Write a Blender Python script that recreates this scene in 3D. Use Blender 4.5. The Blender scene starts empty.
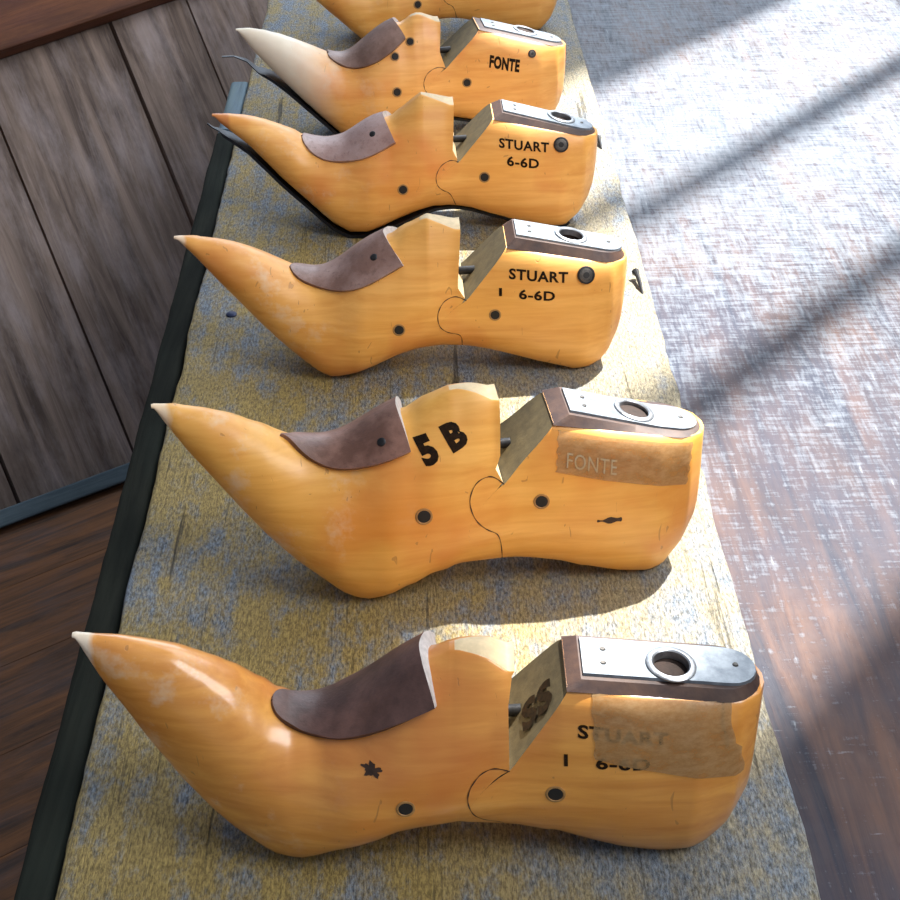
import bpy, bmesh, math, random
import numpy as np
from mathutils import Vector, Matrix, noise

random.seed(7)
SC = bpy.context.scene
COL = SC.collection
CM = 0.01
TOP = 0.52           # height of the plank's upper face above the floor (m)

# ------------------------------------------------------------------ helpers
def link(name, me, mat=None, parent=None):
    o = bpy.data.objects.new(name, me)
    COL.objects.link(o)
    if mat:
        for m in (mat if isinstance(mat, (list, tuple)) else [mat]):
            me.materials.append(m)
    if parent: o.parent = parent
    return o

def mesh(name, verts, faces, mat, parent=None, smooth=True, angle=38, mats=None, fix=True):
    me = bpy.data.meshes.new(name)
    me.from_pydata([tuple(float(c) for c in v) for v in verts], [], faces)
    if mats:
        me.polygons.foreach_set('material_index', mats)
    bm = bmesh.new(); bm.from_mesh(me)
    bmesh.ops.remove_doubles(bm, verts=bm.verts, dist=1e-6)
    bmesh.ops.dissolve_degenerate(bm, edges=bm.edges, dist=1e-7)
    if fix: bmesh.ops.recalc_face_normals(bm, faces=bm.faces)
    bm.to_mesh(me); bm.free()
    if smooth:
        me.shade_smooth()
        me.set_sharp_from_angle(angle=math.radians(angle))
    return link(name, me, mat, parent)

def tag(o, label, cat=None, group=None, kind=None):
    if label: o['label'] = label
    if cat: o['category'] = cat
    if group: o['group'] = group
    if kind: o['kind'] = kind
    return o

def empty(name, loc, rz=0.0):
    o = bpy.data.objects.new(name, None)
    o.empty_display_size = 0.05
    COL.objects.link(o); o.location = loc; o.rotation_euler = (0, 0, rz)
    return o

def box_bm(bm, lo, hi, bevel=0.0, M=None):
    v = [bm.verts.new((x, y, z)) for x in (lo[0], hi[0]) for y in (lo[1], hi[1]) for z in (lo[2], hi[2])]
    fs = [bm.faces.new([v[i] for i in f]) for f in ((0,1,3,2),(4,6,7,5),(0,4,5,1),(2,3,7,6),(0,2,6,4),(1,5,7,3))]
    if bevel:
        es = list({e for f in fs for e in f.edges})
        bmesh.ops.bevel(bm, geom=es, offset=bevel, segments=2, affect='EDGES', profile=.6)
    if M is not None:
        bmesh.ops.transform(bm, matrix=M, verts=[x for x in bm.verts if x.tag is False and x in set(v)] if not bevel else bm.verts)

def box(name, lo, hi, mat, parent=None, bevel=0.002, M=None):
    bm = bmesh.new(); box_bm(bm, lo, hi, bevel)
    if M is not None: bmesh.ops.transform(bm, matrix=M, verts=bm.verts)
    bmesh.ops.recalc_face_normals(bm, faces=bm.faces)
    me = bpy.data.meshes.new(name); bm.to_mesh(me); bm.free()
    return link(name, me, mat, parent)

# ------------------------------------------------------------------ materials
class NT:
    def __init__(s, name):
        s.m = bpy.data.materials.new(name); s.m.use_nodes = True
        s.t = s.m.node_tree; s.b = s.t.nodes['Principled BSDF']; s.out = s.t.nodes['Material Output']
    def n(s, typ, **kw):
        x = s.t.nodes.new(typ)
        for k, v in kw.items():
            if k.startswith('i_'): x.inputs[k[2:].replace('_', ' ')].default_value = v
            else: setattr(x, k, v)
        return x
    def l(s, a, b): s.t.links.new(a, b)
    def coord(s, scale=(1,1,1), rot=(0,0,0), loc=(0,0,0), out='Object'):
        if not hasattr(s, 'tc'): s.tc = s.n('ShaderNodeTexCoord')
        mp = s.n('ShaderNodeMapping'); mp.inputs['Scale'].default_value = scale
        mp.inputs['Rotation'].default_value = rot; mp.inputs['Location'].default_value = loc
        s.l(s.tc.outputs[out], mp.inputs['Vector']); return mp.outputs['Vector']
    def noise(s, vec, scale, detail=6, rough=.55, dist=0.0):
        x = s.n('ShaderNodeTexNoise'); x.inputs['Scale'].default_value = scale
        x.inputs['Detail'].default_value = detail; x.inputs['Roughness'].default_value = rough
        x.inputs['Distortion'].default_value = dist
        s.l(vec, x.inputs['Vector']); return x.outputs['Fac']
    def ramp(s, fac, pts, interp='LINEAR'):
        x = s.n('ShaderNodeValToRGB'); e = x.color_ramp.elements; x.color_ramp.interpolation = interp
        while len(e) < len(pts): e.new(.5)
        for el, (p, c) in zip(e, pts):
            el.position = p; el.color = (c, c, c, 1) if isinstance(c, (int, float)) else (*c, 1)
        s.l(fac, x.inputs['Fac']); return x.outputs['Color']
    def mix(s, fac, a, b, mode='MIX'):
        x = s.n('ShaderNodeMix', data_type='RGBA', blend_type=mode)
        for sock, v in ((x.inputs[0], fac), (x.inputs[6], a), (x.inputs[7], b)):
            if isinstance(v, (int, float)): sock.default_value = v
            elif isinstance(v, tuple): sock.default_value = (*v, 1)
            else: s.l(v, sock)
        return x.outputs[2]
    def math(s, op, a, b=0.0):
        x = s.n('ShaderNodeMath', operation=op)
        for sock, v in zip(x.inputs, (a, b)):
            if isinstance(v, (int, float)): sock.default_value = v
            else: s.l(v, sock)
        return x.outputs[0]
    def sep(s, vec):
        x = s.n('ShaderNodeSeparateXYZ'); s.l(vec, x.inputs[0]); return x.outputs
    def bump(s, h, strength=.3, dist=.001):
        x = s.n('ShaderNodeBump'); x.inputs['Strength'].default_value = strength; x.inputs['Distance'].default_value = dist
        s.l(h, x.inputs['Height']); s.l(x.outputs['Normal'], s.b.inputs['Normal'])
    def set(s, **kw):
        for k, v in kw.items():
            i = s.b.inputs[k.replace('_', ' ')]
            if isinstance(v, (int, float)): i.default_value = v
            elif isinstance(v, tuple): i.default_value = (*v, 1)
            else: s.l(v, i)
        return s

def last_wood(name, light, dark, red, pale_toe=0.0, seed=0.0, gloss=.4, tip_at=-7.85, tipc=(.80, .72, .58), coat=.25):
    m = NT(name)
    g = m.noise(m.coord((14, 110, 160), (0, .25, .1), (seed, seed, 0)), 1.0, 5, .6, .4)
    g2 = m.noise(m.coord((40, 300, 500), (0, .2, .1), (seed, 0, seed)), 1.0, 4, .6, .2)
    big = m.noise(m.coord((1,1,1), (0,0,0), (seed*3, 0, 0)), 17, 3, .5)
    col = m.mix(m.ramp(g, [(.34, 0.0), (.66, 1.0)]), dark, light)
    col = m.mix(m.math('MULTIPLY', m.ramp(g2, [(.5, 0.0), (.72, 1.0)]), .35), col, dark)
    col = m.mix(m.math('MULTIPLY', m.ramp(big, [(.52, 0.0), (.68, 1.0)]), .55), col, red)
    # small scratches and dents in the varnish
    sc = m.noise(m.coord((160, 60, 60), (0, .6, 0), (seed, 0, 0)), 1.0, 2, .4, 2.0)
    scm = m.ramp(sc, [(.715, 0.0), (.74, 1.0)])
    col = m.mix(m.math('MULTIPLY', scm, .5), col, (.30, .13, .03))
    # worn-through tip of the toe; pale_toe makes a longer pale fade
    X = m.sep(m.coord())[0]
    nz = m.noise(m.coord(), 60, 4, .6)
    tip = m.math('ADD', m.math('MULTIPLY', X, 100), m.math('MULTIPLY', nz, 2.6 if pale_toe else .8))   # cm
    tipm = m.ramp(m.math('MULTIPLY_ADD', tip, .1), [(0.0, 1.0), (1.0, 0.0)])
    lim = tip_at if not pale_toe else pale_toe
    tm = m.n('ShaderNodeMapRange'); m.l(tip, tm.inputs['Value'])
    tm.inputs['From Min'].default_value = lim + (.12 if not pale_toe else 3.0)
    tm.inputs['From Max'].default_value = lim - (.12 if not pale_toe else 1.0)
    col = m.mix(m.math('MULTIPLY', tm.outputs[0], .85 if pale_toe or coat > .5 else .6), col, tipc if not pale_toe else (.78, .74, .62))
    # pale dusty scuffs on the forepart
    du = m.noise(m.coord((1, 1, 1), (0, 0, 0), (seed*5, 1, 0)), 34, 5, .7)
    dx = m.n('ShaderNodeMapRange'); m.l(X, dx.inputs['Value'])
    dx.inputs['From Min'].default_value = .03; dx.inputs['From Max'].default_value = -.02
    col = m.mix(m.math('MULTIPLY', m.math('MULTIPLY', m.ramp(du, [(.55, 0.0), (.68, 1.0)]), dx.outputs[0]), .45), col, (.72, .60, .44))
    rr = m.ramp(du, [(.4, gloss), (.7, gloss + .22)])
    m.set(Base_Color=col, Roughness=rr, Coat_Weight=coat, Coat_Roughness=.18 if coat > .4 else .4)
    m.bump(m.math('ADD', m.math('MULTIPLY', g, .6), m.math('MULTIPLY', scm, -1.0)), .25, .0006)
    return m.m

def simple(name, col, rough=.5, metal=0.0, var=.25, scale=120, bump=.15, spec=None, col2=None):
    m = NT(name)
    nz = m.noise(m.coord(), scale, 5, .65)
    c2 = col2 or tuple(c * (1 - var) for c in col)
    m.set(Base_Color=m.mix(m.ramp(nz, [(.35, 0.0), (.65, 1.0)]), c2, col), Roughness=rough, Metallic=metal)
    if bump: m.bump(nz, bump, .0008)
    return m.m

def leather(name, seed, base=(.16, .075, .05), worn=(.40, .25, .20)):
    m = NT(name)
    a = m.noise(m.coord((1,1,1), (0,0,0), (seed,0,0)), 38, 5, .65)
    f = m.noise(m.coord(), 320, 4, .7)
    X = m.sep(m.coord())[0]
    col = m.mix(m.ramp(a, [(.40, 0.0), (.66, 1.0)]), base, worn)
    col = m.mix(m.math('MULTIPLY', m.ramp(f, [(.55, 0.0), (.75, 1.0)]), .5), col, (.06, .03, .025))
    m.set(Base_Color=col, Roughness=.48)
    m.bump(f, .35, .0006)
    return m.m

M = {}
ROWMAT = {
 1: last_wood('varnished_maple_warm', (.76, .345, .062), (.60, .225, .03), (.52, .13, .016), seed=1.3, tip_at=-6.5, coat=.8),
 2: last_wood('varnished_maple_golden', (.82, .44, .095), (.70, .33, .052), (.64, .20, .025), seed=2.1),
 3: last_wood('varnished_maple_honey', (.83, .43, .10), (.70, .31, .052), (.64, .18, .025), seed=3.7, tip_at=-7.6),
 4: last_wood('varnished_maple_amber', (.83, .43, .105), (.71, .31, .055), (.66, .16, .024), seed=5.2, tip_at=-7.3, tipc=(.50, .13, .035)),
 5: last_wood('varnished_maple_pale_toe', (.83, .43, .115), (.70, .30, .06), (.64, .14, .02), pale_toe=-3.0, seed=6.9),
 6: last_wood('varnished_maple_far', (.83, .44, .11), (.70, .31, .055), (.60, .20, .03), seed=8.4),
}
M['cut_wood'] = simple('bare_cut_wood', (.70, .53, .30), .6, 0, .2, 200)
M['dull_wood'] = simple('dull_bare_wood', (.105, .08, .036), .75, 0, .4, 150, .3)
M['metal'] = simple('worn_zinc_plate', (.24, .265, .29), .42, .55, .3, 160, .2, col2=(.13, .15, .175))
M['tube'] = simple('grey_steel_tube', (.40, .42, .45), .38, .9, .4, 260, .2)
M['rust'] = simple('rusty_tube_bore', (.035, .018, .012), .8, .2, .5, 300, .4)
M['dark_metal'] = simple('dark_iron', (.03, .03, .032), .45, .6, .5, 300, .2)
M['rim_metal'] = simple('dull_screw_iron', (.12, .11, .10), .45, .7, .5, 300, .2)
M['hole'] = simple('pin_bore_black', (.008, .007, .007), .7, 0, .4, 300, 0)
M['lift'] = simple('dark_leather_lift', (.075, .038, .024), .6, 0, .5, 90, .3, col2=(.03, .015, .014))
M['ink'] = simple('black_stamp_ink', (.008, .006, .004), .6, 0, .5, 500, 0, col2=(.028, .014, .006))
M['ink'].node_tree.nodes['Principled BSDF'].inputs['Specular IOR Level'].default_value = .08
M['pale_ink'] = simple('pale_grey_ink', (.36, .34, .25), .7, 0, .3, 500, 0, col2=(.40, .28, .13))
M['edge_leather'] = simple('pale_cut_leather_edge', (.62, .58, .56), .7, 0, .3, 300, .2)
M['bluesteel'] = simple('blue_black_nail', (.02, .03, .08), .4, .5, .3, 300, .2)
M['sole'] = simple('dark_sheet_iron', (.022, .024, .03), .4, .7, .5, 120, .2)
M['knot'] = simple('dark_wood_knot', (.05, .022, .01), .6, 0, .5, 300, 0)

def tape_mat():
    m = NT('old_translucent_tape')
    nz = m.noise(m.coord((1, 1, 2)), 130, 5, .7)
    m.set(Base_Color=m.mix(m.ramp(nz, [(.4, 0.0), (.65, 1.0)]), (.34, .19, .07), (.44, .28, .13)), Roughness=.42)
    m.set(Alpha=m.ramp(nz, [(.3, .50), (.7, .74)]))
    m.bump(nz, .2, .0005)
    return m.m
M['tape'] = tape_mat()

def plank_mat():
    m = NT('weathered_plank_sky_sun_tint')
    st = m.noise(m.coord((520, 16, 60)), 1.0, 8, .75, .2)           # grain along the plank
    band = m.noise(m.coord((120, 5, 20)), 1.0, 5, .65, .2)
    fine = m.noise(m.coord((900, 260, 300)), 1.0, 6, .8, .2)
    mot = m.noise(m.coord((1.0, .5, 1)), 90, 9, .82)
    blot = m.noise(m.coord((1.6, .8, 1)), 16, 4, .6)
    ochre = m.mix(m.ramp(fine, [(.39, 0.0), (.61, 1.0)]), (.13, .088, .02), (.46, .34, .11))
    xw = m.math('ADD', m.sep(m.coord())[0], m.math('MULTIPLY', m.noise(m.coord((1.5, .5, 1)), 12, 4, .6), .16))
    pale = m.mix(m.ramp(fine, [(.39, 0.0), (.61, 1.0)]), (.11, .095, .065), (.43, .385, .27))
    sun_pale = m.n('ShaderNodeMapRange'); m.l(xw, sun_pale.inputs['Value'])
    sun_pale.inputs['From Min'].default_value = .07; sun_pale.inputs['From Max'].default_value = .19
    ochre = m.mix(m.math('MULTIPLY', sun_pale.outputs[0], .9), ochre, pale)  # paler toward the right: the sunlit side put into the colour
    grey = m.mix(m.ramp(fine, [(.39, 0.0), (.61, 1.0)]), (.035, .045, .06), (.265, .32, .385))  # blue-grey mottle: sky reflection on the grain, put into the colour
    f = m.math('ADD', m.math('MULTIPLY', mot, .55), m.math('ADD', m.math('MULTIPLY', band, .22), m.math('MULTIPLY', blot, .32)))
    col = m.mix(m.ramp(f, [(.51, 0.0), (.62, 1.0)]), ochre, grey)
    gro = m.ramp(band, [(.30, 1.0), (.37, 0.0)])
    col = m.mix(m.math('MULTIPLY', gro, .8), col, (.025, .022, .016))
    crack = m.ramp(st, [(.34, 1.0), (.43, 0.0)])
    col = m.mix(m.math('MULTIPLY', crack, .7), col, (.035, .03, .022))
    pit = m.ramp(fine, [(.28, 1.0), (.36, 0.0)])
    col = m.mix(m.math('MULTIPLY', pit, .7), col, (.05, .045, .035))
    m.set(Base_Color=col, Roughness=.62)
    m.bump(m.math('ADD', m.math('ADD', m.math('MULTIPLY', st, .8), m.math('MULTIPLY', fine, .6)), m.math('MULTIPLY', gro, -.8)), .9, .0018)
    return m.m
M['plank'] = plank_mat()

def table_mat():
    m = NT('scratched_table_top')
    gr = m.noise(m.coord((60, 5, 10), (0, 0, .12)), 1.0, 7, .65, .5)
    wide = m.noise(m.coord((1, .5, 1)), 9, 5, .6)
    base = m.mix(m.ramp(gr, [(.35, 0.0), (.68, 1.0)]), (.017, .016, .026), (.125, .064, .042))
    base = m.mix(m.ramp(wide, [(.36, 0.0), (.60, .75)]), base, (.026, .033, .058))
    # worn white paint left in short crossing flecks
    a = m.noise(m.coord((360, 38, 40), (0, 0, .12)), 1.0, 3, .7, .0)
    b = m.noise(m.coord((34, 330, 40), (0, 0, .06), (3, 1, 0)), 1.0, 3, .7, .0)
    c = m.noise(m.coord((300, 60, 40), (0, 0, -.75), (7, 1, 0)), 1.0, 3, .7, .0)
    spots = m.noise(m.coord((1, 1, 1)), 95, 9, .8)
    wear = m.noise(m.coord((1, .8, 1)), 11, 5, .65)
    Y = m.sep(m.coord())[1]
    far_glare = m.n('ShaderNodeMapRange'); m.l(Y, far_glare.inputs['Value'])
    far_glare.inputs['From Min'].default_value = -.42; far_glare.inputs['From Max'].default_value = .30
    amt = m.math('ADD', m.math('MULTIPLY', far_glare.outputs[0], .20), m.math('MULTIPLY', wear, .20))  # whiter toward the far end: sunlit glare put into the paint colour
    weave = m.math('ADD', m.math('ADD', m.math('MULTIPLY', a, .34), m.math('MULTIPLY', b, .34)), m.math('MULTIPLY', spots, .42))
    mask = m.ramp(m.math('ADD', weave, amt), [(.73, 0.0), (.82, .5), (.93, 1.0)])
    col = m.mix(m.math('MULTIPLY', mask, .85), base, (.20, .225, .26))
    strokes = m.math('MAXIMUM', m.math('MAXIMUM', m.ramp(a, [(.70, 0.0), (.74, 1.0)]), m.ramp(b, [(.70, 0.0), (.74, 1.0)])), m.ramp(c, [(.72, 0.0), (.76, 1.0)]))
    brk = m.ramp(m.math('ADD', wear, m.math('MULTIPLY', far_glare.outputs[0], .1)), [(.45, 0.0), (.62, 1.0)])
    col = m.mix(m.math('MULTIPLY', m.math('MULTIPLY', strokes, brk), .75), col, (.34, .37, .41))
    m.set(Base_Color=col, Roughness=m.ramp(spots, [(.35, .5), (.7, .7)]), Specular_IOR_Level=.25)
    m.bump(m.math('ADD', gr, m.math('MULTIPLY', mask, .5)), .5, .0012)
    return m.m
M['table'] = table_mat()

def board_mat(name, c1, c2, c3, ax='y', scale=1.0, rough=.7, spec=.35):
    m = NT(name)
    sc = {'y': (60, 4, 60), 'x': (4, 60, 60), 'z': (60, 60, 4)}[ax]
    inf = m.n('ShaderNodeNewGeometry')
    v = m.n('ShaderNodeVectorMath', operation='ADD')
    off = m.math('MULTIPLY', inf.outputs['Random Per Island'], 37.0)
    m.l(m.coord(tuple(s * scale for s in sc)), v.inputs[0]); m.l(off, v.inputs[1])
    g = m.noise(v.outputs[0], 1.0, 7, .68, .8)
    big = m.noise(m.coord({'y': (1, .3, 1), 'x': (.3, 1, 1), 'z': (1, 1, .3)}[ax]), 22, 6, .7)
    col = m.mix(m.ramp(g, [(.33, 0.0), (.68, 1.0)]), c1, c2)
    col = m.mix(m.ramp(big, [(.46, 0.0), (.70, .6)]), col, c3)
    dk = m.noise(m.coord({'y': (1, .4, 1), 'x': (.4, 1, 1), 'z': (1, 1, .4)}[ax], (0, 0, 0), (5, 3, 0)), 15, 6, .7)
    col = m.mix(m.ramp(dk, [(.52, 0.0), (.72, .65)]), col, c1)
    m.set(Base_Color=col, Roughness=rough, Specular_IOR_Level=spec)
    m.bump(g, .6, .002)
    return m.m
M['wall'] = board_mat('grey_weathered_boards', (.07, .047, .038), (.32, .235, .19), (.43, .36, .355), 'y')
M['rail'] = board_mat('red_brown_rail', (.06, .02, .01), (.20, .07, .026), (.10, .035, .03), 'x')
M['floor'] = board_mat('brown_floor_boards', (.035, .018, .010), (.26, .10, .03), (.09, .075, .08), 'x')
M['base'] = board_mat('blue_grey_skirting', (.06, .09, .11), (.16, .22, .25), (.10, .14, .17), 'x')
M['batten'] = board_mat('blackened_batten', (.004, .005, .004), (.022, .024, .018), (.016, .022, .018), 'y', rough=.85, spec=.08)
M['bluewood'] = board_mat('blue_grey_block', (.06, .10, .14), (.16, .24, .31), (.12, .17, .15), 'y')
M['frame'] = simple('window_frame_paint', (.30, .30, .28), .6)
M['plaster'] = simple('plain_wall', (.34, .32, .30), .8)

# ------------------------------------------------------------------ shoe lasts
KS=[0,.04,.1,.2,.3,.4,.5,.54,.6,.64,.7,.8,.9,.96,.99,1.0]
WS=[.12,.62,1.25,2.2,2.95,3.35,3.1,2.95,2.7,2.6,2.65,2.8,2.75,2.15,1.2,.35]
PB=[.5,.5,.5,.55,.6,.6,.5,.5,.5,.5,.55,.6,.6,.6,.6,.6]
PT=[0,0,0,0,0,.02,.05,.07,.24,.34,.48,.53,.53,.58,.7,.7]
TM=[.42,.42,.42,.38,.34,.28,.26,.27,.28,.3,.32,.34,.36,.4,.4,.4]
QQ=[2,2,2,2,2,1.9,1.6,1.45,1.3,1.3,1.5,1.8,1.8,1.8,1.8,1.8]
def prof(s, t):
    w, pb, pt, tm, q = [np.interp(s, KS, a) for a in (WS, PB, PT, TM, QQ)]
    if t < tm: p = pb + (1-pb) * math.sqrt(max(0, 1 - ((tm-t)/tm)**2))
    else: p = pt + (1-pt) * max(0, 1 - ((t-tm)/(1-tm))**q)**(1/q)
    return float(w*p)

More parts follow.
